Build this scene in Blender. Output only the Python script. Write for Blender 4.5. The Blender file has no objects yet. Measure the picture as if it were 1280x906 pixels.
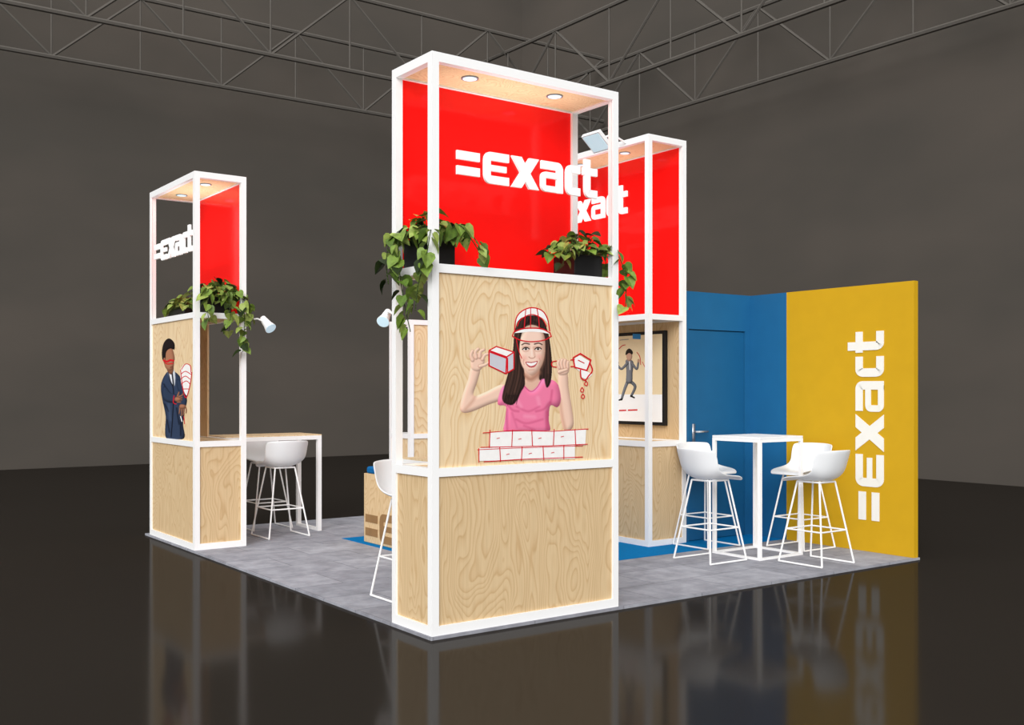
import bpy, math, random
import numpy as np
from mathutils import Vector, Matrix
random.seed(4)
F=1304.0; HZ=487.0; H=1.55
ANG=math.atan(950/1304.0); C=math.cos(ANG); S=math.sin(ANG)
D0=F*H/309.0; R0=(540-640)/F*D0
sc=bpy.context.scene
sc.view_settings.view_transform='Standard'
sc.view_settings.look='None'

# ---------------------------------------------------------------- materials
def lin(c):
    return tuple(((x/255.0)/12.92 if x/255.0<=0.04045 else ((x/255.0+0.055)/1.055)**2.4) for x in c)+(1.0,)
def newmat(name):
    m=bpy.data.materials.new(name); m.use_nodes=True
    return m,m.node_tree.nodes,m.node_tree.links,m.node_tree.nodes['Principled BSDF']
def mat(name,rgb,rough=0.5,spec=0.3,metal=0,var=0.04,nscale=6,emit=0):
    m,n,l,b=newmat(name)
    tc=n.new('ShaderNodeTexCoord'); no=n.new('ShaderNodeTexNoise'); no.inputs['Scale'].default_value=nscale
    l.new(tc.outputs['Object'],no.inputs['Vector'])
    rp=n.new('ShaderNodeValToRGB'); c=lin(rgb)
    rp.color_ramp.elements[0].position=.3; rp.color_ramp.elements[1].position=.7
    rp.color_ramp.elements[0].color=tuple(x*(1-var) for x in c[:3])+(1,)
    rp.color_ramp.elements[1].color=tuple(min(1,x*(1+var)) for x in c[:3])+(1,)
    l.new(no.outputs['Fac'],rp.inputs['Fac']); l.new(rp.outputs['Color'],b.inputs['Base Color'])
    b.inputs['Roughness'].default_value=rough; b.inputs['Specular IOR Level'].default_value=spec
    b.inputs['Metallic'].default_value=metal
    if emit:
        b.inputs['Emission Color'].default_value=c; b.inputs['Emission Strength'].default_value=emit
    return m
def wood(name,light,dark,freq=34,rough=.5,seed=0):
    m,n,l,b=newmat(name)
    tc=n.new('ShaderNodeTexCoord'); mp=n.new('ShaderNodeMapping'); mp.inputs['Scale'].default_value=(1.5,1.5,.45); mp.inputs['Location'].default_value=(seed,seed*.7,seed*.3)
    l.new(tc.outputs['Object'],mp.inputs['Vector'])
    no=n.new('ShaderNodeTexNoise'); no.inputs['Scale'].default_value=1.9; no.inputs['Detail'].default_value=2.4; no.inputs['Roughness'].default_value=.38; no.inputs['Distortion'].default_value=.25
    l.new(mp.outputs['Vector'],no.inputs['Vector'])
    mu=n.new('ShaderNodeMath'); mu.operation='MULTIPLY'; mu.inputs[1].default_value=freq; l.new(no.outputs['Fac'],mu.inputs[0])
    fr=n.new('ShaderNodeMath'); fr.operation='FRACT'; l.new(mu.outputs[0],fr.inputs[0])
    rp=n.new('ShaderNodeValToRGB'); cr=rp.color_ramp
    cr.elements[0].position=0; cr.elements[0].color=lin(dark); cr.elements[1].position=1; cr.elements[1].color=lin(dark)
    mid=tuple((a*.6+bb*.4) for a,bb in zip(light,dark))
    e=cr.elements.new(.12); e.color=lin(light); e=cr.elements.new(.5); e.color=lin(light); e=cr.elements.new(.84); e.color=lin(mid)
    l.new(fr.outputs[0],rp.inputs['Fac'])
    mp2=n.new('ShaderNodeMapping'); mp2.inputs['Scale'].default_value=(60,60,3.5); l.new(tc.outputs['Object'],mp2.inputs['Vector'])
    n2=n.new('ShaderNodeTexNoise'); n2.inputs['Scale'].default_value=1; n2.inputs['Detail'].default_value=3; l.new(mp2.outputs['Vector'],n2.inputs['Vector'])
    r2=n.new('ShaderNodeValToRGB'); r2.color_ramp.elements[0].color=(.9,.88,.85,1); r2.color_ramp.elements[1].color=(1,1,1,1)
    r2.color_ramp.elements[0].position=.3; r2.color_ramp.elements[1].position=.6
    l.new(n2.outputs['Fac'],r2.inputs['Fac'])
    mx=n.new('ShaderNodeMix'); mx.data_type='RGBA'; mx.blend_type='MULTIPLY'; mx.inputs[0].default_value=.8
    l.new(rp.outputs['Color'],mx.inputs[6]); l.new(r2.outputs['Color'],mx.inputs[7]); l.new(mx.outputs[2],b.inputs['Base Color'])
    b.inputs['Roughness'].default_value=rough; b.inputs['Specular IOR Level'].default_value=.2
    return m
WHITE=mat('white_powdercoat',(254,254,254),.4,.3,var=.005)
WOOD=wood('plywood_light',(242,216,176),(226,190,142),32)
WOOD2=wood('plywood_base',(224,196,154),(209,175,130),38,seed=3.3)
SOFFIT=wood('plywood_soffit',(246,222,178),(232,198,148))
WOODD=mat('wood_dark_inlay',(150,115,75),.6,var=.1)
BLUE=mat('blue_laminate',(32,102,150),.5,.2,var=.03)
BLUED=mat('blue_door_laminate',(27,96,143),.5,.2,var=.03)
YELLOW=mat('yellow_laminate',(208,163,27),.5,.2,var=.02)
BLACK=mat('black_plastic',(22,22,24),.4)
PLASTIC=mat('white_plastic_shell',(244,246,248),.35,.4,var=.01)
STEEL=mat('brushed_steel',(190,192,196),.3,.5,metal=.8)
LENS=mat('lamp_lens',(205,232,245),.2,.5,emit=.45)
LAMPON=mat('downlight_lens',(200,232,246),.2,.5,emit=.75)
RING=mat('downlight_ring',(130,150,160),.3,.5,metal=.3)
CUSH=mat('blue_upholstery',(20,100,160),.9,.1,var=.12,nscale=60)
GAPSHADE=mat('gap_dark',(14,60,95),.8)  # darker blue painted in for the shade inside the door gap
SOIL=mat('planter_soil',(50,38,28),.95,var=.3,nscale=40)
GREENS=[mat('leaf_green_a',(112,138,54),.5,.3,var=.3,nscale=30),mat('leaf_green_b',(88,116,42),.5,.3,var=.3,nscale=30),
        mat('leaf_green_c',(152,170,86),.5,.3,var=.25,nscale=30),mat('leaf_green_d',(34,48,18),.6,.2,var=.2,nscale=30)]
STEM=mat('vine_stem',(60,80,30),.6)
SIGNW=mat('sign_white_acrylic',(255,255,255),.4,.2,var=0,emit=.12)
SIGNP=mat('sign_white_vinyl',(244,242,234),.5,.2,var=.01)
def redmat():
    m,n,l,b=newmat('red_acrylic')
    b.inputs['Base Color'].default_value=lin((255,22,20)); b.inputs['Roughness'].default_value=.12; b.inputs['Specular IOR Level'].default_value=.25
    b.inputs['Emission Color'].default_value=lin((255,24,20)); b.inputs['Emission Strength'].default_value=.16
    tr=n.new('ShaderNodeBsdfTransparent'); tr.inputs['Color'].default_value=(1,.25,.22,1)
    mx=n.new('ShaderNodeMixShader'); mx.inputs[0].default_value=.09
    l.new(b.outputs[0],mx.inputs[1]); l.new(tr.outputs[0],mx.inputs[2]); l.new(mx.outputs[0],n['Material Output'].inputs['Surface'])
    return m
RED=redmat()
def glassmat():
    m,n,l,b=newmat('clear_acrylic')
    n.remove(b)
    tr=n.new('ShaderNodeBsdfTransparent'); tr.inputs['Color'].default_value=(.985,.985,.985,1)
    g=n.new('ShaderNodeBsdfGlossy'); g.inputs['Roughness'].default_value=.02
    mx=n.new('ShaderNodeMixShader'); mx.inputs[0].default_value=.012
    l.new(tr.outputs[0],mx.inputs[1]); l.new(g.outputs[0],mx.inputs[2]); l.new(mx.outputs[0],n['Material Output'].inputs['Surface'])
    return m
GLASS=glassmat()
def floormat():
    m,n,l,b=newmat('polished_hall_floor')
    tc=n.new('ShaderNodeTexCoord'); no=n.new('ShaderNodeTexNoise'); no.inputs['Scale'].default_value=.5; no.inputs['Detail'].default_value=4
    l.new(tc.outputs['Object'],no.inputs['Vector'])
    rp=n.new('ShaderNodeValToRGB'); rp.color_ramp.elements[0].color=lin((40,36,32)); rp.color_ramp.elements[1].color=lin((44,40,36))
    l.new(no.outputs['Fac'],rp.inputs['Fac'])
    df=n.new('ShaderNodeBsdfDiffuse'); l.new(rp.outputs['Color'],df.inputs['Color'])
    g=n.new('ShaderNodeBsdfGlossy'); g.inputs['Roughness'].default_value=.1
    mx=n.new('ShaderNodeMixShader'); mx.inputs[0].default_value=.08
    n.remove(b)
    l.new(df.outputs[0],mx.inputs[1]); l.new(g.outputs[0],mx.inputs[2]); l.new(mx.outputs[0],n['Material Output'].inputs['Surface'])
    return m
FLOOR=floormat()
def carpetmat():
    m,n,l,b=newmat('grey_carpet_tiles')
    tc=n.new('ShaderNodeTexCoord')
    br=n.new('ShaderNodeTexBrick'); br.inputs['Scale'].default_value=1; br.offset=.5
    br.inputs['Brick Width'].default_value=.8; br.inputs['Row Height'].default_value=.5; br.inputs['Mortar Size'].default_value=.006
    br.inputs['Color1'].default_value=lin((158,159,167)); br.inputs['Color2'].default_value=lin((176,177,185)); br.inputs['Mortar'].default_value=lin((140,141,148))
    l.new(tc.outputs['Object'],br.inputs['Vector'])
    no=n.new('ShaderNodeTexNoise'); no.inputs['Scale'].default_value=5; no.inputs['Detail'].default_value=6; no.inputs['Roughness'].default_value=.65
    l.new(tc.outputs['Object'],no.inputs['Vector'])
    rp=n.new('ShaderNodeValToRGB'); rp.color_ramp.elements[0].position=.3; rp.color_ramp.elements[1].position=.72
    rp.color_ramp.elements[0].color=(.64,.64,.65,1); rp.color_ramp.elements[1].color=(1.1,1.1,1.11,1)
    l.new(no.outputs['Fac'],rp.inputs['Fac'])
    mx=n.new('ShaderNodeMix'); mx.data_type='RGBA'; mx.blend_type='MULTIPLY'; mx.inputs[0].default_value=1
    l.new(br.outputs['Color'],mx.inputs[6]); l.new(rp.outputs['Color'],mx.inputs[7]); l.new(mx.outputs[2],b.inputs['Base Color'])
    b.inputs['Roughness'].default_value=.95; b.inputs['Specular IOR Level'].default_value=.05
    return m
CARPET=carpetmat()
RUG=mat('blue_carpet',(10,118,182),.95,.05,var=.08,nscale=40)
def hallmat():
    m,n,l,b=newmat('hall_wall_dark')
    tc=n.new('ShaderNodeTexCoord'); mp=n.new('ShaderNodeMapping'); mp.inputs['Scale'].default_value=(.22,.22,.5); l.new(tc.outputs['Object'],mp.inputs['Vector'])
    no=n.new('ShaderNodeTexNoise'); no.inputs['Scale'].default_value=1; no.inputs['Detail'].default_value=3
    l.new(mp.outputs['Vector'],no.inputs['Vector'])
    rp=n.new('ShaderNodeValToRGB'); rp.color_ramp.elements[0].color=lin((80,76,71)); rp.color_ramp.elements[1].color=lin((89,83,77))
    rp.color_ramp.elements[0].position=.35; rp.color_ramp.elements[1].position=.65
    l.new(no.outputs['Fac'],rp.inputs['Fac']); l.new(rp.outputs['Color'],b.inputs['Base Color'])
    b.inputs['Roughness'].default_value=.95; b.inputs['Specular IOR Level'].default_value=0
    return m
HALL=hallmat()
TRUSS=mat('truss_grey',(95,91,86),.8,.03)
def inkmat():
    m,n,l,b=newmat('printed_vinyl')
    at=n.new('ShaderNodeAttribute'); at.attribute_name='ink'; l.new(at.outputs['Color'],b.inputs['Base Color'])
    b.inputs['Roughness'].default_value=.6; b.inputs['Specular IOR Level'].default_value=.1
    return m
INK=inkmat()

# ---------------------------------------------------------------- mesh builder
class M:
    def __init__(s): s.v=[];s.f=[];s.m=[]
    def add(s,vs,fs,mi=0):
        o=len(s.v); s.v+= [tuple(v) for v in vs]
        for f in fs: s.f.append([i+o for i in f]); s.m.append(mi)
    def box(s,a,b,mi=0):
        x0,y0,z0=[min(a[i],b[i]) for i in range(3)]; x1,y1,z1=[max(a[i],b[i]) for i in range(3)]
        s.add([(x0,y0,z0),(x1,y0,z0),(x1,y1,z0),(x0,y1,z0),(x0,y0,z1),(x1,y0,z1),(x1,y1,z1),(x0,y1,z1)],
              [(0,3,2,1),(4,5,6,7),(0,1,5,4),(1,2,6,5),(2,3,7,6),(3,0,4,7)],mi)
    def tube(s,p,q,r,mi=0,n=10,r2=None):
        p=Vector(p);q=Vector(q);d=(q-p).normalized(); u=d.orthogonal().normalized(); w=d.cross(u)
        if r2 is None:r2=r
        vs=[];
        for c,rr in((p,r),(q,r2)):
            for i in range(n):
                a=2*math.pi*i/n; vs.append(c+(u*math.cos(a)+w*math.sin(a))*rr)
        fs=[(i,(i+1)%n,n+(i+1)%n,n+i) for i in range(n)]+[tuple(range(n-1,-1,-1)),tuple(range(n,2*n))]
        s.add(vs,fs,mi)
    def path(s,pts,r,mi=0,n=8):
        for a,b in zip(pts,pts[1:]): s.tube(a,b,r,mi,n)
    def build(s,name,mats,parent=None,smooth=False,bevel=0):
        me=bpy.data.meshes.new(name); me.from_pydata(s.v,[],s.f)
        for mm in mats: me.materials.append(mm)
        for p,mi in zip(me.polygons,s.m): p.material_index=mi; p.use_smooth=smooth
        me.update(); o=bpy.data.objects.new(name,me); sc.collection.objects.link(o)
        if bevel:
            b=o.modifiers.new('bev','BEVEL'); b.width=bevel; b.segments=2; b.limit_method='ANGLE'
        if parent: attach(o,parent)
        return o
def empty(name,loc,rot=0):
    e=bpy.data.objects.new(name,None); e.location=loc; e.rotation_euler=(0,0,rot); e.empty_display_size=.2; sc.collection.objects.link(e); return e
def attach(o,e,local=False):
    o.parent=e
    if not local: o.matrix_parent_inverse=Matrix.Translation(-Vector(e.location))

# ---------------------------------------------------------------- 2D helpers
def ribbon(pts,w):
    n=len(pts);L=[];R=[]
    for i in range(n):
        p=Vector(pts[i])
        d1=(Vector(pts[i])-Vector(pts[i-1])).normalized() if i>0 else None
        d2=(Vector(pts[i+1])-Vector(pts[i])).normalized() if i<n-1 else None
        if d1 is None: d1=d2
        if d2 is None: d2=d1
        t=(d1+d2); t=t.normalized() if t.length>1e-6 else d1
        nn=Vector((-t.y,t.x)); k=1/max(.4,nn.dot(Vector((-d1.y,d1.x))))
        L.append(p+nn*w/2*k);R.append(p-nn*w/2*k)
    return L,R
def chaikin(p,it=2):
    for _ in range(it):
        q=[p[0]]
        for a,b in zip(p,p[1:]):
            q.append((a[0]*.75+b[0]*.25,a[1]*.75+b[1]*.25)); q.append((a[0]*.25+b[0]*.75,a[1]*.25+b[1]*.75))
        q.append(p[-1]); p=q
    return p
def crom(p,k=4,closed=True):
    out=[];n=len(p)
    rng=range(n) if closed else range(n-1)
    for i in rng:
        if closed: a,b,c,d=p[i-1],p[i],p[(i+1)%n],p[(i+2)%n]
        else: a,b,c,d=p[max(0,i-1)],p[i],p[i+1],p[min(n-1,i+2)]
        for j in range(k):
            t=j/k
            out.append(tuple(.5*((2*b[m])+(-a[m]+c[m])*t+(2*a[m]-5*b[m]+4*c[m]-d[m])*t*t+(-a[m]+3*b[m]-3*c[m]+d[m])*t**3) for m in (0,1)))
    if not closed: out.append(tuple(p[-1]))
    return out
T=.26
LOGO=[([(0,.76),(.86,.76)],.27,0),([(0,.29),(.86,.29)],.27,0),
 ([(2.0,.87),(1.42,.87),(1.15,.87),(1.15,.5),(1.15,.13),(1.42,.13),(2.0,.13)],T,1),([(1.2,.5),(1.9,.5)],.19,0),
 ([(2.3,0),(3.02,1)],.34,0),([(2.3,1),(3.02,0)],.34,0),
 ([(3.32,.87),(3.85,.87),(4.1,.87),(4.1,.6),(4.1,0)],T,1),([(4.1,.1),(3.65,.1),(3.4,.1),(3.4,.33),(3.4,.55),(3.65,.55),(4.1,.55)],.2,1),
 ([(4.98,.87),(4.7,.87),(4.49,.87),(4.49,.5),(4.49,.13),(4.7,.13),(4.98,.13)],T,1),
 ([(5.3,1.28),(5.3,.5),(5.3,.13),(5.48,.13),(5.74,.13)],T,1),([(5.1,.87),(5.74,.87)],.25,0)]
def logo(name,fn,mats,parent,depth=.02):
    m=M()
    for si,(pts,w,sm) in enumerate(LOGO):
        p=chaikin(pts,3) if sm else pts
        L,R=ribbon(p,w)
        if len(pts)==2 and w==.34:
            a,b=pts; q=.2
            L=[Vector((a[0]-q,a[1])),Vector((b[0]-q,b[1]))]; R=[Vector((a[0]+q,a[1])),Vector((b[0]+q,b[1]))]
        for i in range(len(L)-1):
            Q=[L[i],L[i+1],R[i+1],R[i]]; h0=-.0001*si; h1=depth+.0003*si
            vs=[fn(q.x,q.y,h0) for q in Q]+[fn(q.x,q.y,h1) for q in Q]
            fs=[(0,1,2,3),(4,7,6,5),(0,4,5,1),(2,6,7,3)]
            if i==0: fs.append((3,7,4,0))
            if i==len(L)-2: fs.append((1,5,6,2))
            m.add(vs,fs)
    return m.build(name,mats,parent)

def onplane(axis,val):
    def g(u,v,h):
        k=(u-640)/F; X=val
        if axis=='y':
            x=(k*(D0+C*X)-R0+S*X)/(C-k*S); d=D0+S*x+C*X; return (x,X-h,H+(HZ-v)*d/F)
        y=(R0+C*X-k*(D0+S*X))/(S+k*C); d=D0+S*X+C*y; return (X-h,y,H+(HZ-v)*d/F)
    return g
class Art:   # vector ink lines / shapes
    def __init__(s,g,base=.0016): s.g=g; s.m=M(); s.mats=[]; s.layer=0; s.names={}; s.base=base
    def mi(s,rgb):
        if rgb not in s.names:
            s.names[rgb]=len(s.mats); s.mats.append(mat('print_ink_%d_%d_%d'%rgb,rgb,.6,.1,var=.03,nscale=20))
        return s.names[rgb]
    def poly(s,pts,rgb,smooth=True,k=4):
        s.layer+=1; p=crom(pts,k) if smooth else pts
        s.m.add([s.g(u,v,s.base+.00012*s.layer) for u,v in p],[tuple(range(len(p)))],s.mi(rgb))
    def line(s,pts,rgb,w=1.2,smooth=True):
        s.layer+=1
        p=crom(pts,4,False) if smooth and len(pts)>2 else pts
        L,R=ribbon(p,w)
        for i in range(len(L)-1):
            s.m.add([s.g(q.x,q.y,s.base+.00012*s.layer) for q in (L[i],L[i+1],R[i+1],R[i])],[(0,1,2,3)],s.mi(rgb))

class Paint:  # continuous-tone print: a fine vertex-coloured vinyl sheet cut to the figure's outline
    def __init__(s,g,u0,v0,u1,v1,res):
        s.g=g;s.u0=u0;s.v0=v0;s.res=res; s.W=int((u1-u0)*res)+1; s.Hh=int((v1-v0)*res)+1
        s.U,s.V=np.meshgrid(u0+np.arange(s.W)/res,v0+np.arange(s.Hh)/res)
        s.rgb=np.zeros((s.Hh,s.W,3)); s.a=np.zeros((s.Hh,s.W))
    def blur(s,a,r):
        r=max(1,int(round(r*s.res/1.7)))
        for _ in range(3):
            for ax in (0,1):
                p=np.pad(a,[(r+1,r) if i==ax else (0,0) for i in (0,1)],mode='edge'); c=np.cumsum(p,axis=ax)
                a=(c[2*r+1:]-c[:-2*r-1])/(2*r+1) if ax==0 else (c[:,2*r+1:]-c[:,:-2*r-1])/(2*r+1)
        return a
    def pm(s,pts,smooth=True):
        p=crom(pts,6) if smooth else pts; ins=np.zeros(s.U.shape,bool)
        for i in range(len(p)):
            (x1,y1),(x2,y2)=p[i-1],p[i]
            if y1==y2: continue
            c=((y1>s.V)!=(y2>s.V))&(s.U<(x2-x1)*(s.V-y1)/(y2-y1)+x1); ins^=c
        return ins.astype(float)
    def lm(s,pts,w,w2=None,smooth=True,soft=.35):
        p=crom(pts,5,False) if smooth and len(pts)>2 else pts; out=np.zeros(s.U.shape); n=len(p)-1
        for i in range(n):
            (x1,y1),(x2,y2)=p[i],p[i+1]; dx,dy=x2-x1,y2-y1; L=dx*dx+dy*dy+1e-9
            t=np.clip(((s.U-x1)*dx+(s.V-y1)*dy)/L,0,1); d=np.hypot(s.U-x1-t*dx,s.V-y1-t*dy)
            ww=w if w2 is None else w+(w2-w)*(i+t)/n
            out=np.maximum(out,np.clip((ww/2-d)/soft+.5,0,1))
        return out
    def put(s,m,col,op=1,clip=False):
        if clip: m=m*(s.a>.5)
        k=(m*op)[...,None]; s.rgb=s.rgb*(1-k)+np.asarray(col,float)*k
        if not clip: s.a=np.maximum(s.a,m)
    def shape(s,m,base,dark,r=4,k=.25,light=(-.5,-.7),edge=1.0,grain=None,aa=.35):
        b=s.blur(m,r); h=b*m; gy,gx=np.gradient(b); sh=(gx*light[0]+gy*light[1])*s.res*r*k*2*-1
        e=np.clip((h-.5)*2,0,1)**.7; e=1-(1-e)*edge*.75
        col=np.asarray(dark,float)*(1-e[...,None])+np.asarray(base,float)*e[...,None]
        col=col*(1+sh[...,None])
        if grain is not None: col=col*grain[...,None]
        s.a=np.maximum(s.a,m)
        mm=np.where(s.blur((s.a>.5)*1.,.1)>.98,s.blur(m,aa),m)
        s.put(mm,np.clip(col,0,255),1,True)
    def strands(s,ang=0,amp=.35,freq=1.0,wav=1.5):
        q=s.U*math.cos(ang)+s.V*math.sin(ang)+wav*np.sin((s.V*math.cos(ang)-s.U*math.sin(ang))*.09)
        x=q*freq; t=np.zeros_like(x)
        for f,a in ((1,.5),(2.3,.3),(4.7,.2)): t+=a*np.sin(x*f+f*7+.02*s.V*f)
        return 1+amp*t
    def build(s,name,parent,h=.001):
        keep=s.a>.5; idx=-np.ones(keep.shape,int)
        q=keep[:-1,:-1]&keep[1:,:-1]&keep[:-1,1:]&keep[1:,1:]
        use=np.zeros_like(keep); use[:-1,:-1]|=q; use[1:,:-1]|=q; use[:-1,1:]|=q; use[1:,1:]|=q
        idx[use]=np.arange(use.sum())
        verts=[s.g(float(a),float(b),h) for a,b in zip(s.U[use],s.V[use])]
        ys,xs=np.nonzero(q); faces=np.stack([idx[ys,xs],idx[ys+1,xs],idx[ys+1,xs+1],idx[ys,xs+1]],1).tolist()
        me=bpy.data.meshes.new(name); me.from_pydata(verts,[],faces); me.materials.append(INK)
        c=s.rgb[use]/255.; c=np.where(c<=.04045,c/12.92,((c+.055)/1.055)**2.4)
        at=me.color_attributes.new('ink','FLOAT_COLOR','POINT'); at.data.foreach_set('color',np.concatenate([c,np.ones((len(c),1))],1).astype(np.float32).ravel())
        o=bpy.data.objects.new(name,me); sc.collection.objects.link(o); attach(o,parent); return o

# ---------------------------------------------------------------- hall
def slab(name,a,b,m):
    q=M(); q.box(a,b); return q.build(name,[m])
slab('floor',(-30,-30,-.12),(13.2,16.8,-.02),FLOOR)
slab('wall_back',(-30,16.8,-.12),(13.5,17.1,15),HALL)
slab('wall_right',(13.2,-30,-.12),(13.5,16.8,15),HALL)
tr=M()
def truss(a,b,h,step=1.6,r=.028):
    a=Vector(a);b=Vector(b);n=int((b-a).length/step); up=Vector((0,0,h))
    tr.tube(a,b,r*1.6,0,6); tr.tube(a+up,b+up,r*1.6,0,6)
    for i in range(n):
        p=a.lerp(b,i/n);q=a.lerp(b,(i+1)/n)
        if i%2: tr.tube(p,q+up,r,0,5)
        else: tr.tube(p+up,q,r,0,5)
        tr.tube(p,p+up,r*.7,0,5)
for y in (13.4,16): truss((-14,y,8.0),(13.1,y,8.0),1.5)
for x in (10.2,12.6): truss((x,-2,7.6),(x,16.7,7.6),1.5)
tr.build('roof_truss',[TRUSS])

# ---------------------------------------------------------------- booth floor
slab('carpet_platform',(-.015,-.015,-.02),(5.27,5.86,0),CARPET)
slab('blue_carpet_inlay',(1.52,1.5,0.0),(5.19,4.25,.003),RUG)

# ---------------------------------------------------------------- booth walls
w=M(); w.box((5.2,0,0),(5.262,1.465,2.555)); w.build('wall_yellow',[YELLOW])
w=M(); w.box((5.2,1.465,0),(5.262,3.9,2.555)); w.build('wall_side',[BLUE])
w=M(); w.box((4.215,1.95,0),(4.27,2.0,2.555)); w.box((5.12,1.95,0),(5.2,2.0,2.555)); w.box((4.27,1.95,2.17),(5.12,2.0,2.555)); w.build('wall_front',[BLUE])
w=M(); w.box((4.215,2.0,0),(4.25,3.85,2.555)); w.build('wall_left',[BLUE])
w=M(); w.box((4.215,3.85,0),(5.2,3.9,2.555)); w.build('wall_storage',[BLUE])
de=empty('door_1',(4.7,1.96,0))
w=M(); w.box((4.278,1.962,.01),(5.112,1.995,2.16)); w.build('leaf',[BLUED],de)
w=M(); w.box((4.27,1.975,0),(4.278,2.0,2.17)); w.box((5.112,1.975,0),(5.12,2.0,2.17)); w.box((4.27,1.975,2.16),(5.12,2.0,2.17)); w.build('gap',[GAPSHADE],de)
w=M(); w.box((4.33,1.955,1.0),(4.37,1.962,1.2)); w.tube((4.35,1.96,1.12),(4.35,1.90,1.12),.01); w.tube((4.35,1.90,1.12),(4.50,1.90,1.12),.011); w.build('handle',[STEEL],de,True)
logo('wall_logo',lambda a,b,h:(5.199-h,.315+b*.312,.30+a*.315),[SIGNP],None,.004)

# ---------------------------------------------------------------- towers
P=.052
def tower(x0,y0,x1,y1,h,front,z1=1.055,z2=2.345):
    e=empty('display_tower',((x0+x1)/2,(y0+y1)/2,0))
    m=M()
    for x in (x0,x1-P):
        for y in (y0,y1-P): m.box((x,y,0),(x+P,y+P,h))
    for z,t in((0,.06),(z1-.055,.055),(z2-.055,.055),(h-.06,.06)):
        for y in (y0,y1-P): m.box((x0+P,y,z),(x1-P,y+P,z+t))
        for x in (x0,x1-P): m.box((x,y0+P,z),(x+P,y1-P,z+t))
    m.build('frame',[WHITE],e)
    m=M(); a=.014
    m.box((x0+P,y0+a,.06),(x1-P,y0+a+.015,z1-.055)); m.box((x0+P,y1-a-.015,.06),(x1-P,y1-a,z1-.055))
    m.box((x0+a,y0+P,.06),(x0+a+.015,y1-P,z1-.055)); m.box((x1-a-.015,y0+P,.06),(x1-a,y1-P,z1-.055))
    m.build('base_panels',[WOOD2],e)
    m=M(); m.box((x0+P,y0+P,z1-.03),(x1-P,y1-P,z1-.012)); m.box((x0+P,y0+P,z2-.03),(x1-P,y1-P,z2-.012)); m.build('shelves',[WOOD],e)
    m=M(); m.box((x0+P,y0+P,h-.05),(x1-P,y1-P,h-.02)); m.build('soffit',[SOFFIT],e)
    m=M()
    if front=='y': m.box((x0+P,y1-.03,z2),(x1-P,y1-.022,h-.06))
    else: m.box((x1-.03,y0+P,z2),(x1-.022,y1-P,h-.06))
    m.build('red_back_panel',[RED],e)
    m=M()
    if front=='y': m.box((x0+P,y0+.012,z2),(x1-P,y0+.018,h-.06))
    else: m.box((x0+.012,y0+P,z2),(x0+.018,y1-P,h-.06))
    m.build('clear_front_pane',[GLASS],e)
    m=M(); cx,cy=(x0+x1)/2,(y0+y1)/2
    for t in (-1,1):
        q=(cx+t*.36 if front=='y' else cx-.03, cy-.05 if front=='y' else cy+t*.36)
        m.tube((q[0],q[1],h-.056),(q[0],q[1],h-.05),.06,0,20); m.tube((q[0],q[1],h-.058),(q[0],q[1],h-.05),.048,1,20)
    m.build('downlights',[RING,LAMPON],e,False)
    ld=bpy.data.lights.new('soffit_fill','AREA'); ld.shape='RECTANGLE'  # added fill light to brighten the soffit, not a fitting of the tower
    ld.size=.75*(x1-x0); ld.size_y=.6*(y1-y0); ld.energy=3.6; ld.color=(.90,1,.99); ld.spread=math.radians(100)
    lo=bpy.data.objects.new('soffit_fill',ld); sc.collection.objects.link(lo); lo.location=(cx,cy,z2+.5); lo.rotation_euler=(math.pi,0,0); attach(lo,e)
    return e
t1=tower(0,0,1.563,.507,3.677,'y')
t2=tower(0,4.34,.52,5.745,3.66,'x',1.05,2.30)
t3=tower(3.68,1.92,4.205,3.84,4.07,'x',1.04,2.30)
m=M(); m.box((P,.014,1.055),(1.563-P,.03,2.29)); m.build('graphic_panel',[WOOD],t1)
m=M(); m.box((.014,4.34+P,1.05),(.03,5.745-P,2.245)); m.box((.48,5.33,1.05),(.5,5.69,2.245)); m.build('graphic_panel',[WOOD],t2)
m=M(); m.box((4.165,1.92+P,1.04),(4.185,3.84-P,2.245)); m.build('screen_back_panel',[WOOD2],t3)
logo('logo_letters',lambda a,b,h:(.185+a*.2045,.011-h,2.893+b*.207),[SIGNW],t1,.016)
logo('logo_letters',lambda a,b,h:(.011-h,5.578-a*.2045,2.893+b*.207),[SIGNW],t2,.016)
logo('logo_letters',lambda a,b,h:(3.691-h,3.52-a*.2245,3.33+b*.227),[SIGNW],t3,.016)

# ---------------------------------------------------------------- printed woman on tower 1
RD=(215,25,40); WH=(250,248,246); SK=(243,205,184); SKD=(200,146,122)
g=onplane('y',.014)
p=Paint(g,572,383,722,542,3.6)
hair=p.strands(.1,.3,1.7,2.0)
p.shape(p.pm([(662,392),(675,396),(683,410),(686.5,430),(687,450),(687,468),(682,482),(664,484),(650,494),(641,504),(630,498),(632,480),(638,460),(642,435),(645,410),(651,396)]),(54,38,34),(30,20,20),3,.2,grain=hair)
p.shape(p.pm([(589,458),(600,461),(597,476),(592,494),(606,490),(629,480),(633,496),(610,506),(588,515),(577,515),(575,506),(579,490),(585,473)]),SK,SKD,4,.25,edge=.6)
p.put(p.lm([(582,511),(590,502),(594,495)],3,soft=4),(196,140,116),.5,True)
p.shape(p.pm([(698,466),(708.6,464),(711,486),(715,510),(717,530),(711.5,539),(705,538),(700,520),(698,495)]),SK,SKD,4,.25,edge=.6)
p.put(p.lm([(700,500),(703,522),(707,538)],3,soft=4),(190,134,108),.55,True)
p.shape(p.pm([(656,458),(673,458),(674,474),(680,478),(664,492),(650,480),(656,474)]),(228,184,162),(196,144,122),3,.2,edge=.5)
p.put(p.lm([(655,469),(664,474),(674,466)],4,soft=5),(160,106,86),.75,True)
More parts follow.
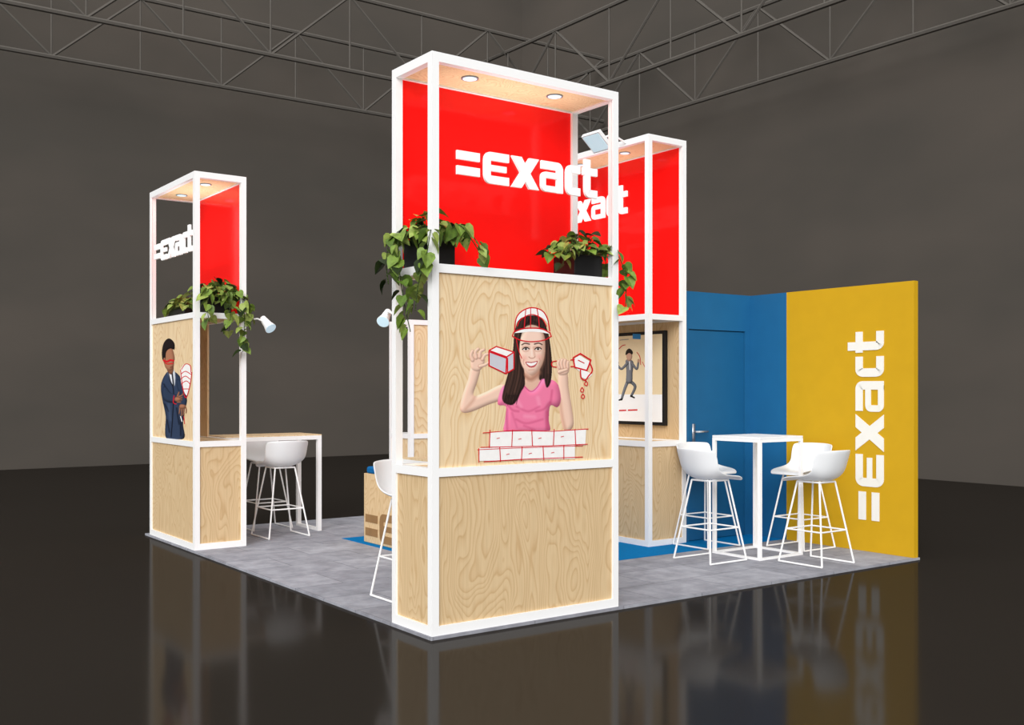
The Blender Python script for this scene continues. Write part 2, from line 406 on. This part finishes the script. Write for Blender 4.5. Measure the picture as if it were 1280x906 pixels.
p.shape(p.pm([(627,485),(638,478),(650,475),(657,483),(664,488),(671,483),(677,474),(688,474),(697,480),(701,498),(697,509),(688,507),(686,524),(686,540),(658,541),(631,541),(631,525),(632,508),(622,505)]),(242,128,166),(210,86,130),5,.3,edge=.6)
for q,wd,o in (([(633,503),(640,512),(648,514)],2,.5),([(633,512),(634,540)],3,.5),([(687,503),(680,511),(670,514)],2,.5),([(684,515),(684,540)],4,.5),([(645,524),(658,529),(678,524)],2,.45),
              ([(641,490),(636,504)],2,.5),([(690,488),(688,504)],2,.5),([(646,508),(660,514),(674,508)],2,.4),([(655,532),(668,537)],2,.4),([(640,516),(646,534)],2,.3)): p.put(p.lm(q,wd,soft=3),(190,66,110),o,True)
for q in ([(646,500),(651,508)],[(672,497),(674,505)],[(656,520),(668,521)],[(634,486),(629,498)]): p.put(p.lm(q,3,soft=5),(255,172,200),.55,True)
p.put(p.lm([(650,475.5),(657,484.5),(664,489.2),(671,484.4),(677,474.6)],1.2,soft=.6),(206,84,126),.8,True)
p.shape(p.pm([(650,422),(654,411),(664,406),(675,410),(680.5,421),(681.3,438),(679,452),(673.5,463),(666,469.5),(658.6,466),(652,456),(649,442)]),(247,212,194),(214,162,138),5,.22,edge=.65)
p.put(p.lm([(680,422),(680,446),(674,462),(666,470)],3,soft=6),(190,134,110),.55,True)
for q in ((654.5,447.5),(674,446)): p.put(p.lm([q,(q[0]+1,q[1]+.5)],4,soft=7),(236,150,136),.55,True)
p.put(p.lm([(650,418),(656,411),(664,408),(676,412),(681,420)],3,soft=5),(150,104,84),.6,True)
for ex,sg in ((657.2,-1),(672.4,1)):
    p.put(p.lm([(ex-3,434.4),(ex+3,434.4)],3.6,soft=4),(188,134,112),.6,True)
    p.put(p.pm([(ex-3.8,436.5),(ex-1.3,434.8),(ex+1.3,434.7),(ex+3.8,436),(ex+1.2,437.4),(ex-1.3,437.5)]),(236,228,224),1,True)
    p.put(p.lm([(ex,435.9),(ex+.1,436.2)],2.7,soft=.7),(38,24,22),1,True)
    p.put(p.lm([(ex-.5,435.4),(ex-.4,435.4)],.5,soft=.4),(255,255,255),.9,True)
    p.put(p.lm([(ex-4.2,436.7),(ex-1.5,434.4),(ex+1.5,434.3),(ex+4.2,436)],1.2,soft=.6),(36,24,22),1,True)
    p.put(p.lm([(ex-3.4,438.4),(ex,439.4),(ex+3.4,438.2)],.8,soft=1.5),(190,134,114),.7,True)
    p.put(p.lm([(ex-4.8,430.8),(ex-1,429),(ex+4.4,430)] if sg<0 else [(ex-4.4,430),(ex+1,428.8),(ex+5,430.6)],1.5,soft=1),(74,50,44),.9,True)
p.put(p.lm([(666.8,434),(667.8,441),(668.6,445)],1.2,soft=2.6),(204,150,128),.7,True)
p.put(p.lm([(664.4,437),(664.8,444.5)],1.2,soft=2),(255,236,224),.8,True)
p.put(p.lm([(661,446),(662.2,447.2),(665,447.8),(667.6,447),(668.6,445.8)],.7,soft=1),(166,106,88),.9,True)
p.put(p.pm([(656.6,452.6),(660.5,452.1),(664.6,452.4),(668.4,451.6),(672,451.2),(670.4,456),(667,459),(662.4,459.2),(659,457)]),(190,78,84),.95,True)
p.put(p.pm([(658,453.4),(664.6,453.6),(670.8,452.3),(668.8,455.4),(665.5,457),(661.6,456.9)]),(250,246,244),1,True)
p.put(p.lm([(654.6,449.5),(654,452.6),(655,455.4)],.6,soft=1.8),(190,130,110),.7,True); p.put(p.lm([(674.2,448),(675,451.2),(673.6,454.4)],.6,soft=1.8),(190,130,110),.7,True)
p.put(p.lm([(661,462.4),(667.6,462)],.8,soft=2.2),(196,140,118),.7,True)
p.shape(p.pm([(662,400),(655,410),(651,421),(649,436),(650,452),(654,466),(656,480),(651,490),(644,503),(637,506),(628,500),(630,484),(636,462),(641,437),(643,415),(650,397)]),(60,42,37),(34,23,22),3,.3,grain=hair)
p.shape(p.pm([(665,400),(674,407),(680.5,418),(682.5,436),(682,452),(680,468),(683,484),(688,478),(690,462),(689,440),(685,415),(677,398)]),(58,40,36),(32,22,21),2.5,.3,grain=hair)
for q in ([(649,412),(645,438),(641,464),(634,490)],[(650,450),(648,468),(643,490)],[(684,420),(685.5,440),(685,466)]): p.put(p.lm(q,1.2,soft=2.6),(116,82,68),.5,True)
for i in range(8):
    x=631+i*2.2; p.put(p.lm([(x+2,494),(x,500),(x-1,504+(i%3)*1.2)],1.4,.3,soft=.8),(38,27,25),1,i in(0,7))
def hand(palm,fingers,thumb):
    p.shape(p.pm(palm),SK,SKD,2.5,.25,edge=.5)
    for f,w0 in fingers:
        p.shape(p.lm(f,w0+.6,w0*.85+.6,soft=.4),(196,140,118),(176,122,100),1.5,.1); p.shape(p.lm(f,w0,w0*.85,soft=.4),SK,(222,174,152),1.3,.2,edge=.6)
    p.shape(p.lm(thumb,4.8,3.7,soft=.4),(196,140,118),(176,122,100),1.5,.1); p.shape(p.lm(thumb,4.2,3.2,soft=.4),SK,(220,170,148),1.5,.2,edge=.6)
hand([(588.5,446),(595,441),(603,442),(606,451),(602,461),(596,464),(589,460)],
     [([(590.6,450),(588.5,444),(590.5,438.5)],4.2),([(595,447),(594,440),(597.5,436)],4.3),([(599.4,446),(600.4,439.4),(604.5,437)],4.3),([(603,449),(606,443.6),(610,442.4)],3.9)],[(600,457.6),(606,456),(611,452.8)])
hand([(696,452),(702,447.5),(709,449.5),(712,458),(710,466.6),(703,469),(697.6,466.6)],
     [([(698.6,451.5),(697.4,455),(699.2,460)],3.9),([(702.4,450),(701.4,454.4),(702.8,460)],4.1),([(706.2,450.4),(705.4,454.8),(706.4,460)],4.0),([(709.8,452.4),(709.2,456),(709.6,460)],3.5)],[(698.8,464.8),(704,463.2),(708.4,461.8)])
p.build('printed_portrait',t1)
A=Art(g)
A.poly([(643,409),(645,398),(652,389),(664,384.5),(677,388),(684,398),(687,410),(683,402),(675,396),(664,394),(652,397),(646,403)],WH)
A.poly([(643,416),(652,412),(664,411),(677,412),(687,417),(677,415.5),(664,414.5),(652,415.5)],WH)
A.line([(643,414),(645,398),(652,389),(664,384.5),(677,388),(684,398),(687,414)],RD,1.5)
A.line([(646,408),(651,399),(664,393),(677,398),(683,408)],RD,1.2)
A.line([(657,387),(656,398),(655,411)],RD,1.1); A.line([(671,386),(673,398),(674,411)],RD,1.1); A.line([(663,385),(663,411)],RD,1)
A.line([(642,415),(652,411),(664,410),(677,411),(687,416)],RD,1.5)
A.line([(640,420),(650,425),(664,427),(680,425),(689,420)],RD,1.4)
A.line([(642,415),(640,420)],RD,1.3); A.line([(687,415),(689,421)],RD,1.3)
A.line([(645,424),(648,438),(652,448)],RD,.9)
A.poly([(611,438),(620,433),(642,440),(642,460),(632,467),(611,457)],(205,205,214),False)
A.poly([(611,438),(620,433),(642,440),(633,446)],WH,False)
for q in ([(611,438),(620,433),(642,440),(642,461),(632,467),(611,457),(611,438)],[(611,438),(633,446),(642,440)],[(633,446),(632,467)],[(612,440),(634,448),(634,466)]): A.line(q,RD,1.6,False)
A.poly([(716,449),(724,444),(737,452),(733,464),(740,468),(733,474),(727,472),(724,464),(717,458)],WH,False)
A.line([(690,452),(695.5,451)],RD,1.3,False); A.line([(690,458),(695.5,459)],RD,1.3,False); A.line([(690,452),(689,455),(690,458)],RD,1.3)
A.line([(712.6,450),(718,449)],RD,1.3,False); A.line([(712.6,458),(718,458)],RD,1.3,False)
A.line([(716,447),(725,442),(738,450),(733,463),(718,459),(716,447)],RD,1.8,False)
A.line([(725,462),(726,472),(731,475),(735,470),(740,463),(737,454)],RD,1.6)
A.line([(722,450),(730,454)],RD,1.2)
for dx,dy in ((732,479),(727,487),(728,495)): A.line([(dx,dy-3),(dx-2,dy+1),(dx+1,dy+3),(dx+2,dy),(dx,dy-3)],RD,1.1)
A.poly([(612,540),(732,537),(731,556),(612,559)],WH,False); A.poly([(598,560),(718,556),(718,573),(598,576)],WH,False)
def rl(q,w=1.1): A.line(q,RD,w,False)
rl([(603,541),(640,538),(690,539),(735,536)]); rl([(600,559),(650,558),(690,557),(734,555)]); rl([(596,562),(640,560),(728,557)],.9); rl([(604,577),(650,574),(728,571)])
rl([(612,537),(611,560)]); rl([(640,537),(639,559)]); rl([(664,537),(665,558)]); rl([(692,536),(691,557)]); rl([(718,536),(719,556)])
rl([(598,560),(598,578)]); rl([(624,559),(625,577)]); rl([(652,558),(651,576)]); rl([(678,557),(679,575)]); rl([(704,556),(704,574)])
for bx,by in ((620,548),(647,549),(672,548),(700,546),(632,568),(660,567),(688,566)): A.line([(bx,by),(bx+4,by-1)],RD,.8,False)
A.m.build('printed_doodles',A.mats,t1)

# ---------------------------------------------------------------- printed man on tower 2
g=onplane('x',.014); NV=(52,66,92); NVD=(18,24,38)
p=Paint(g,198,421,244,549,5)
p.shape(p.pm([(204,472),(211,463),(218,464),(226,472),(231,490),(231,515),(229,530),(230,548),(208,548),(207,520),(203,500),(201,484)]),NV,NVD,4,.3)
p.shape(p.pm([(209,461),(214,460),(219,465),(218.5,482),(213,476)]),(238,240,246),(190,194,204),2,.2)
p.put(p.lm([(215,464),(216,472),(217,482)],2,1.6,soft=.4),(28,30,40),1,True)
p.put(p.lm([(210,463),(213,476),(217,488),(216,520),(214,546)],1.2,soft=.8),(14,18,30),.9,True)
for q in ([(205,480),(210,490)],[(221,510),(224,530)],[(209,525),(212,540)],[(226,520),(226,544)],[(206,505),(211,514)]): p.put(p.lm(q,1.6,soft=1.6),(14,18,30),.7,True)
p.put(p.lm([(211,505),(213,525)],2,soft=2.5),(84,100,130),.6,True)
p.shape(p.pm([(204,484),(208,484),(214,491),(222,494),(223,502),(212,503),(204,498)]),(48,62,86),NVD,2.5,.35)
p.shape(p.pm([(221,474),(227,477),(232,490),(234,502),(230,511),(223,507),(226,495),(222,486)]),(48,62,86),NVD,2.5,.35)
BS=(178,122,92); BD=(104,64,46)
p.shape(p.pm([(208,455),(216,456),(217,463),(214,468),(209,463)]),(150,98,72),(90,54,38),2,.2)
p.shape(p.pm([(204.5,440),(209,433),(215,435),(217.5,441),(218.6,448),(218,452),(217,459),(213,463.5),(208,461),(205,454)]),BS,BD,2.6,.25,edge=.7)
p.put(p.lm([(213,459),(217,458)],.9,soft=.6),(96,48,40),.9,True)
p.put(p.lm([(216.5,452),(217.6,454.4)],.8,soft=.8),(110,66,48),.7,True)
p.shape(p.pm([(203,449),(202.5,438),(205,428),(210,423),(215,424.5),(218.5,430),(218,437),(214,435.5),(210,437),(207.5,441),(206.5,450)]),(36,28,28),(8,6,6),2,.3,grain=p.strands(.5,.4,3,1))
p.shape(p.lm([(205.6,448),(205.4,452)],2.4),BS,BD,1,.2)
for f in ([(222,496),(227,494.5),(229,492)],[(222,498),(228,497)],[(222,500.4),(227.6,499.6)],[(222,502.4),(226,502.4)]): p.shape(p.lm(f,2.2,1.6),BS,BD,1,.2)
p.shape(p.lm([(221,499),(224,499)],6,5),BS,BD,2,.2); p.shape(p.lm([(222,495),(224,490)],2.2,1.7),BS,BD,1,.2)
for f in ([(229,509),(230,515),(229,519)],[(227,509),(227.4,516),(226.4,520)],[(225,508),(224.6,514),(224,517)],[(231,507),(233,512),(232.6,516)]): p.shape(p.lm(f,2.1,1.5),BS,BD,1,.2)
p.shape(p.lm([(227,508),(230,508)],6,5),BS,BD,2,.2)
p.build('printed_portrait',t2)
A=Art(g)
A.line([(204,450),(209,452),(213,450),(218,451)],RD,2.2); A.line([(206,453),(210,455),(217,454)],RD,1.2)
A.poly([(226,462),(231,455),(237,456),(240,466),(238,478),(234,494),(229,486),(226,474)],WH)
for q in ([(227,462),(232,455),(238,457),(239,466)],[(226,468),(232,464),(239,468)],[(226,474),(232,470),(238,474)],[(227,480),(233,476),(238,480)],[(228,486),(236,486)],[(226,462),(229,486),(233,497),(238,480),(240,465)]): A.line(q,RD,1.0)
A.line([(218,494),(217,503),(221,505)],RD,1.0); A.line([(226,520),(228,527)],WH,1.2,False); A.line([(230,520),(231,530)],RD,.9,False)
A.m.build('printed_doodles',A.mats,t2)

# ---------------------------------------------------------------- wall tv
tv=empty('wall_tv',(4.14,2.89,1.67))
m=M(); m.box((4.12,2.145,1.18),(4.165,3.64,2.16)); m.build('housing',[BLACK],tv,bevel=.004)
m=M(); m.box((4.1185,2.18,1.215),(4.12,3.605,1.5),0); m.box((4.1185,2.18,1.5),(4.12,3.605,2.125),1); m.build('screen',[mat('screen_white',(246,246,246),.3,.1,emit=.1,var=0),mat('screen_cream',(240,218,178),.35,.05,var=.01,emit=.06)],tv)
g=onplane('x',4.1185)
p=Paint(g,768,434,802,503,5); G1=(128,130,136); G2=(64,66,72)
p.shape(p.lm([(785,476),(781,486),(777,499)],4.6,3),G1,G2,1.5,.3); p.shape(p.lm([(787,476),(794,483),(789,495)],4.8,3),(110,112,118),G2,1.5,.3)
p.shape(p.lm([(777,499),(774,500)],2.6,2),(40,38,38),(20,20,20),1,.1); p.shape(p.lm([(789,495),(793,497)],2.6,2),(40,38,38),(20,20,20),1,.1)
p.shape(p.pm([(782,451),(787,449),(792,453),(791,466),(790,478),(783,478),(783,464)]),G1,G2,2.4,.3)
p.shape(p.lm([(784,454),(777,461),(772,456)],3.6,2.6),G1,G2,1.4,.3); p.shape(p.lm([(790,454),(796,461),(798,453)],3.6,2.6),G1,G2,1.4,.3)
for q in ((772,455),(798,452)): p.shape(p.lm([q,(q[0]+.3,q[1]-2)],3),(206,164,140),(150,110,90),1,.2)
p.shape(p.pm([(783,444),(787,439),(790.5,444),(789,450),(785,451)]),(214,172,148),(160,116,94),1.6,.2)
p.shape(p.pm([(782,444),(783,438),(787,435.5),(791,439),(790.5,443),(786.5,441)]),(50,42,40),(20,16,16),1.4,.3)
p.put(p.lm([(787,452),(787.5,462)],1.3,.9),(245,245,245),1,True)
p.build('screen_figure',tv,.0012)
A=Art(g)
A.poly([(791,417),(801,417.5),(801,424),(791,423.5)],(60,140,200),False)
A.line([(774,513),(783,512.7)],(220,60,60),1.8,False); A.line([(785,512.6),(797,512.2)],(220,60,60),1.8,False)
A.line([(775,425),(786,424)],(150,150,150),.8,False)
A.line([(774,436),(778,432),(782,431)],RD,.9); A.line([(796,440),(800,446),(801,456)],RD,.8); A.line([(803,452),(808,462)],RD,.7,False)
A.m.build('screen_graphic',A.mats,tv)

# ---------------------------------------------------------------- bar stools
def shell_mesh():
    prof=[(.245,.722,.165),(.232,.742,.185),(.17,.752,.205),(.06,.742,.218),(-.07,.736,.224),(-.155,.752,.228),(-.205,.80,.232),(-.235,.88,.236),(-.258,.96,.238),(-.272,1.02,.232)]
    n=12; L=len(prof)-1; vs=[]
    side=[0,.004,.015,.035,.06,.085,.07,.04,.012,-.012]
    fw  =[0,0,0,0,.0,.03,.065,.085,.09,.085]
    for i,(y,z,w) in enumerate(prof):
        for j in range(n+1):
            s=-1+2*j/n; a=abs(s)
            vs.append((s*w,y+fw[i]*a**2.4,z+side[i]*a**2.6))
    fs=[(i*(n+1)+j,i*(n+1)+j+1,(i+1)*(n+1)+j+1,(i+1)*(n+1)+j) for i in range(L) for j in range(n)]
    me=bpy.data.meshes.new('seat_shell'); me.from_pydata(vs,[],fs); me.materials.append(PLASTIC)
    for p in me.polygons:p.use_smooth=True
    return me
def frame_mesh():
    m=M(); r=.0085; top=.11; bt=.225; zt=.728
    for sx in (-1,1):
        a=(sx*top,.12,zt); b=(sx*bt,.235,.009); c=(sx*bt,-.235,.009); d=(sx*top,-.12,zt)
        m.path([a,b,c,d],r); m.tube(a,d,r)
    def leg(sx,sy,z):
        t=(zt-z)/(zt-.009); return (sx*(top+(bt-top)*t),sy*(.12+(.235-.12)*t),z)
    zf=.30
    for p,q in (((-1,1),(1,1)),((-1,-1),(1,-1)),((-1,1),(-1,-1)),((1,1),(1,-1))): m.tube(leg(*p,zf),leg(*q,zf),r*.85)
    m.tube((-top,.12,zt),(top,.12,zt),r); m.tube((-top,-.12,zt),(top,-.12,zt),r)
    me=bpy.data.meshes.new('wire_frame'); me.from_pydata(m.v,[],m.f); me.materials.append(WHITE)
    return me
SH=shell_mesh(); FR=frame_mesh()
def stool(x,y,face):
    e=empty('bar_stool',(x,y,0.003),math.atan2(face[1],face[0])-math.pi/2)
    a=bpy.data.objects.new('seat_shell',SH); b=bpy.data.objects.new('wire_frame',FR)
    for o in (a,b): sc.collection.objects.link(o); o.parent=e
    s=a.modifiers.new('sol','SOLIDIFY'); s.thickness=.014; s.offset=0
    s=a.modifiers.new('sub','SUBSURF'); s.levels=1; s.render_levels=2
    return e
stool(3.60,1.03,(1,0)); stool(4.22,1.66,(0,-1)); stool(4.25,.36,(0,1)); stool(4.88,1.03,(-1,0))
stool(1.08,4.80,(0,1)); stool(1.2,5.5,(0,-1))
stool(.53,1.13,(0,-1))

# ---------------------------------------------------------------- tables
te=empty('bar_table',(4.23,1.03,0))
m=M(); x0,y0,x1,y1=3.93,.73,4.535,1.31; q=.03
m.box((x0,y0,1.095),(x1,y1,1.118)); m.build('table_top',[PLASTIC],te,bevel=.003)
m=M()
for x in (x0,x1-q):
    for y in (y0,y1-q): m.box((x,y,0.0),(x+q,y+q,1.095))
for y in (y0,y1-q): m.box((x0+q,y,1.07),(x1-q,y+q,1.095)); m.box((x0+q,y,0.0),(x1-q,y+q,.02))
for x in (x0,x1-q): m.box((x,y0+q,1.07),(x+q,y1-q,1.095)); m.box((x,y0+q,0.0),(x+q,y1-q,.02))
m.build('table_frame',[WHITE],te)
def desk(x0,y0,x1,y1,z,legs):
    e=empty('counter_desk',((x0+x1)/2,(y0+y1)/2,0)); q=.045
    m=M(); m.box((x0,y0,z-.012),(x1,y1,z)); m.build('desk_top',[WOOD],e)
    m=M()
    for y in (y0,y1-q): m.box((x0,y,z-.055),(x1,y+q,z-.012))
    for x in (x0,x1-q): m.box((x,y0+q,z-.055),(x+q,y1-q,z-.012))
    for (x,y) in legs: m.box((x,y,0),(x+q,y+q,z-.055))
    if len(legs)>1:
        a,b=legs[:2]; m.box((a[0],a[1]+q,0),(a[0]+q,b[1],.03))
    m.build('desk_frame',[WHITE],e)
desk(.525,4.93,1.62,5.5,1.06,[(1.575,4.93),(1.575,5.455)])
desk(.36,.51,1.5,.98,1.06,[(1.455,.935),])

# ---------------------------------------------------------------- bench with logo
be=empty('logo_bench',(1.9,3.0,0))
m=M(); m.box((1.6,2.1,.004),(2.2,3.91,.70)); m.build('body',[WOOD2],be,bevel=.004)
m=M(); m.box((1.61,2.12,.70),(2.19,3.88,.77)); m.build('cushion',[CUSH],be,bevel=.02)
logo('inlay_letters',lambda a,b,h:(1.599-h,3.87-a*.29,.03+b*.29),[WOODD],be,.004)

# ---------------------------------------------------------------- rear low display frame
re=empty('shelf_unit',(3.1,4.95,0))
m=M(); x0,y0,x1,y1,h=2.62,4.72,3.8,5.2,2.35
for x in (x0,x1-P):
    for y in (y0,y1-P): m.box((x,y,0),(x+P,y+P,h))
for z in (0,.99,h-.055):
    for y in (y0,y1-P): m.box((x0+P,y,z),(x1-P,y+P,z+.055))
    for x in (x0,x1-P): m.box((x,y0+P,z),(x+P,y1-P,z+.055))
m.build('frame',[WHITE],re)
m=M(); m.box((x0+P,y0+.015,1.045),(x1-P,y0+.03,h-.055)); m.box((x0+P,y0+.015,.055),(x1-P,y0+.03,.99)); m.box((x0+.015,y0+P,.055),(x0+.03,y1-P,.99)); m.build('panels',[WOOD],re)

# ---------------------------------------------------------------- spot lamps
def spot(base,elbow,head,aim,s=1.0):
    e=empty('arm_spotlight',base)
    m=M(); m.path([base,elbow,head],.008,0)
    a=Vector(aim).normalized(); hp=Vector(head)
    m.tube(hp-a*.07*s,hp+a*.03*s,.03*s,0,16,.042*s); m.tube(hp+a*.03*s,hp+a*.085*s,.042*s,0,16,.056*s)
    m.tube(hp+a*.085*s,hp+a*.088*s,.052*s,1,16)
    m.tube(Vector(base)-Vector((0,0,.03)),Vector(base)+Vector((0,0,.03)),.018,0)
    m.build('lamp',[WHITE,LENS],e)
spot((.525,4.37,2.24),(.64,4.35,2.26),(.72,4.32,2.22),(.25,-.75,-.7),1.05)
spot((.03,.52,2.05),(.03,.60,2.08),(.04,.66,2.05),(-.6,-.5,-.6),.8)
fe=empty('flood_light',(3.5,2.25,4.0))
m=M(); m.path([(3.68,2.25,4.04),(3.5,2.25,4.1),(3.34,2.25,4.03)],.01)
m.build('arm',[WHITE],fe)
m=M(); m.box((-.11,-.13,-.02),(.11,.13,.02),0); m.box((-.095,-.115,-.024),(.095,.115,-.02),1)
o=m.build('head',[WHITE,LENS]); o.parent=fe; o.location=Vector((3.30,2.25,4.0))-Vector((3.5,2.25,4.0)); o.rotation_euler=(0,math.radians(40),0)

# ---------------------------------------------------------------- trailing plants
def leaf(m,pos,direc,size,mi):
    d=Vector(direc).normalized(); up=Vector((random.uniform(-.5,.5),random.uniform(-.5,.5),1))
    s=d.cross(up); s=s.normalized() if s.length>.01 else Vector((1,0,0)); n=s.cross(d).normalized()
    out=[(0,.0),(-.06,.22),(.08,.42),(.35,.46),(.65,.3),(1.0,0)]
    P0=Vector(pos)
    cen=[P0+d*size*a-n*size*(.18*a*a) for a in (.0,.2,.45,.72,1.0)]
    for sg in (-1,1):
        rim=[P0+d*size*a+s*sg*size*b+n*size*(.16*b/.46-.18*max(a,0)**2) for a,b in out]
        vs=cen[:4]+rim
        m.add([tuple(v) for v in vs],[(0,5,6,1),(1,6,7,2),(2,7,8,3),(3,8,9)],mi)
def plant(box,vines,leafn=60,sp=.2,sz=.085,hh=.2):
    x,y,z,wx,wy,bh=box
    e=empty('trailing_pothos_plant',(x,y,z))
    m=M(); t=.01
    m.box((x-wx/2,y-wy/2,z),(x+wx/2,y+wy/2,z+bh)); m.build('planter',[BLACK],e,bevel=.005)
    m=M(); m.box((x-wx/2+t,y-wy/2+t,z+bh),(x+wx/2-t,y+wy/2-t,z+bh+.004)); m.build('soil',[SOIL],e)
    m=M()
    for _ in range(leafn):
        a=random.uniform(0,2*math.pi); r=random.random()**.6
        px=x+math.cos(a)*r*(wx/2+sp*.6); py=y+math.sin(a)*r*(wy/2+sp*.45); pz=z+bh+hh*(1-r*r)*random.uniform(.3,1)+.01
        b=(x+(px-x)*.3,y+(py-y)*.3,z+bh)
        m.tube(b,(px,py,pz),.003,4,5)
        leaf(m,(px,py,pz),(math.cos(a)+random.uniform(-.5,.5),math.sin(a)+random.uniform(-.5,.5),random.uniform(-.9,.1)),sz*random.uniform(.7,1.25),random.choice([0,0,1,1,2,2,3]))
    for pts in vines:
        pts=[Vector(p) for p in pts]; path=[]
        for i in range(len(pts)-1):
            a,b,c,d=pts[max(0,i-1)],pts[i],pts[i+1],pts[min(len(pts)-1,i+2)]
            for j in range(8):
                tt=j/8; path.append(.5*((2*b)+(-a+c)*tt+(2*a-5*b+4*c-d)*tt*tt+(-a+3*b-3*c+d)*tt**3))
        path.append(pts[-1]); m.path([tuple(p) for p in path],.0035,4,5)
        acc=0
        for p,q in zip(path,path[1:]):
            acc+=(q-p).length
            while acc>.032:
                acc-=.032; a=random.uniform(0,2*math.pi); off=Vector((math.cos(a),math.sin(a),0))*.018
                leaf(m,q+off,(math.cos(a)*.7,math.sin(a)*.7,random.uniform(-1.2,-.2)),sz*random.uniform(.7,1.3),random.choice([0,0,1,1,2,2,3]))
    m.build('foliage',GREENS+[STEM],e,True)
Z=2.335
plant((.17,.31,Z,.24,.26,.19),[[(.1,.3,2.53),(-.05,.3,2.57),(-.08,.28,2.4),(-.07,.24,2.15),(-.05,.18,1.92)],
  [(.1,.35,2.53),(-.05,.40,2.56),(-.09,.42,2.4),(-.08,.41,2.24)],[(.2,.2,2.53),(.18,-.02,2.6),(.28,-.04,2.5),(.34,-.04,2.42)],
  [(.12,.22,2.53),(-.01,.0,2.55),(-.05,-.02,2.4),(-.05,.08,2.22),(-.05,.12,2.05)],[(.2,.25,2.53),(.3,.12,2.62),(.40,.07,2.5),(.44,.07,2.4)]],66,.18,.088,.2)
plant((1.36,.21,Z,.26,.24,.17),[[(1.4,.2,2.5),(1.52,.05,2.57),(1.59,-.02,2.43),(1.61,-.03,2.28),(1.6,-.03,2.14)],
  [(1.3,.15,2.5),(1.2,.07,2.56),(1.13,.06,2.5),(1.1,.06,2.42)],[(1.42,.25,2.5),(1.58,.2,2.57),(1.61,.18,2.4),(1.61,.16,2.27)],
  [(1.3,.2,2.5),(1.18,.25,2.6),(1.1,.22,2.5)]],64,.18,.085,.19)
Z=2.29
plant((.27,4.52,Z,.26,.2,.17),[[(.3,4.5,2.45),(.42,4.32,2.52),(.47,4.28,2.35),(.47,4.27,2.1),(.46,4.28,1.92)],
  [(.2,4.48,2.45),(.12,4.3,2.52),(.1,4.27,2.35),(.12,4.28,2.2)],[(.3,4.5,2.45),(.3,4.29,2.5),(.33,4.27,2.3),(.32,4.28,2.12)],
  [(.35,4.5,2.45),(.50,4.4,2.5),(.55,4.36,2.35),(.55,4.34,2.15)]],75,.2,.1,.2)
plant((.24,5.3,Z,.2,.5,.1),[],110,.12,.085,.14)

# ---------------------------------------------------------------- lights
wd=bpy.data.worlds.new('hall_ambient'); sc.world=wd; wd.use_nodes=True
wn=wd.node_tree.nodes; bg=wn['Background']; bg.inputs['Color'].default_value=(1,.99,.975,1); bg.inputs['Strength'].default_value=1.15
sd=bpy.data.lights.new('key_sun','SUN'); sd.energy=2.2; sd.angle=math.radians(35); so=bpy.data.objects.new('key_sun',sd); sc.collection.objects.link(so)
so.rotation_euler=Vector((.66,.60,-.46)).to_track_quat('-Z','Y').to_euler()

# ---------------------------------------------------------------- camera
cd=bpy.data.cameras.new('camera'); cam=bpy.data.objects.new('camera',cd); sc.collection.objects.link(cam)
cam.location=(-C*R0-S*D0, S*R0-C*D0, H)
cam.rotation_euler=(math.pi/2,0,-ANG); cd.sensor_fit='HORIZONTAL'; cd.sensor_width=36; cd.lens=F/1280*36; cd.shift_y=34/1280
cd.clip_end=200
sc.camera=cam
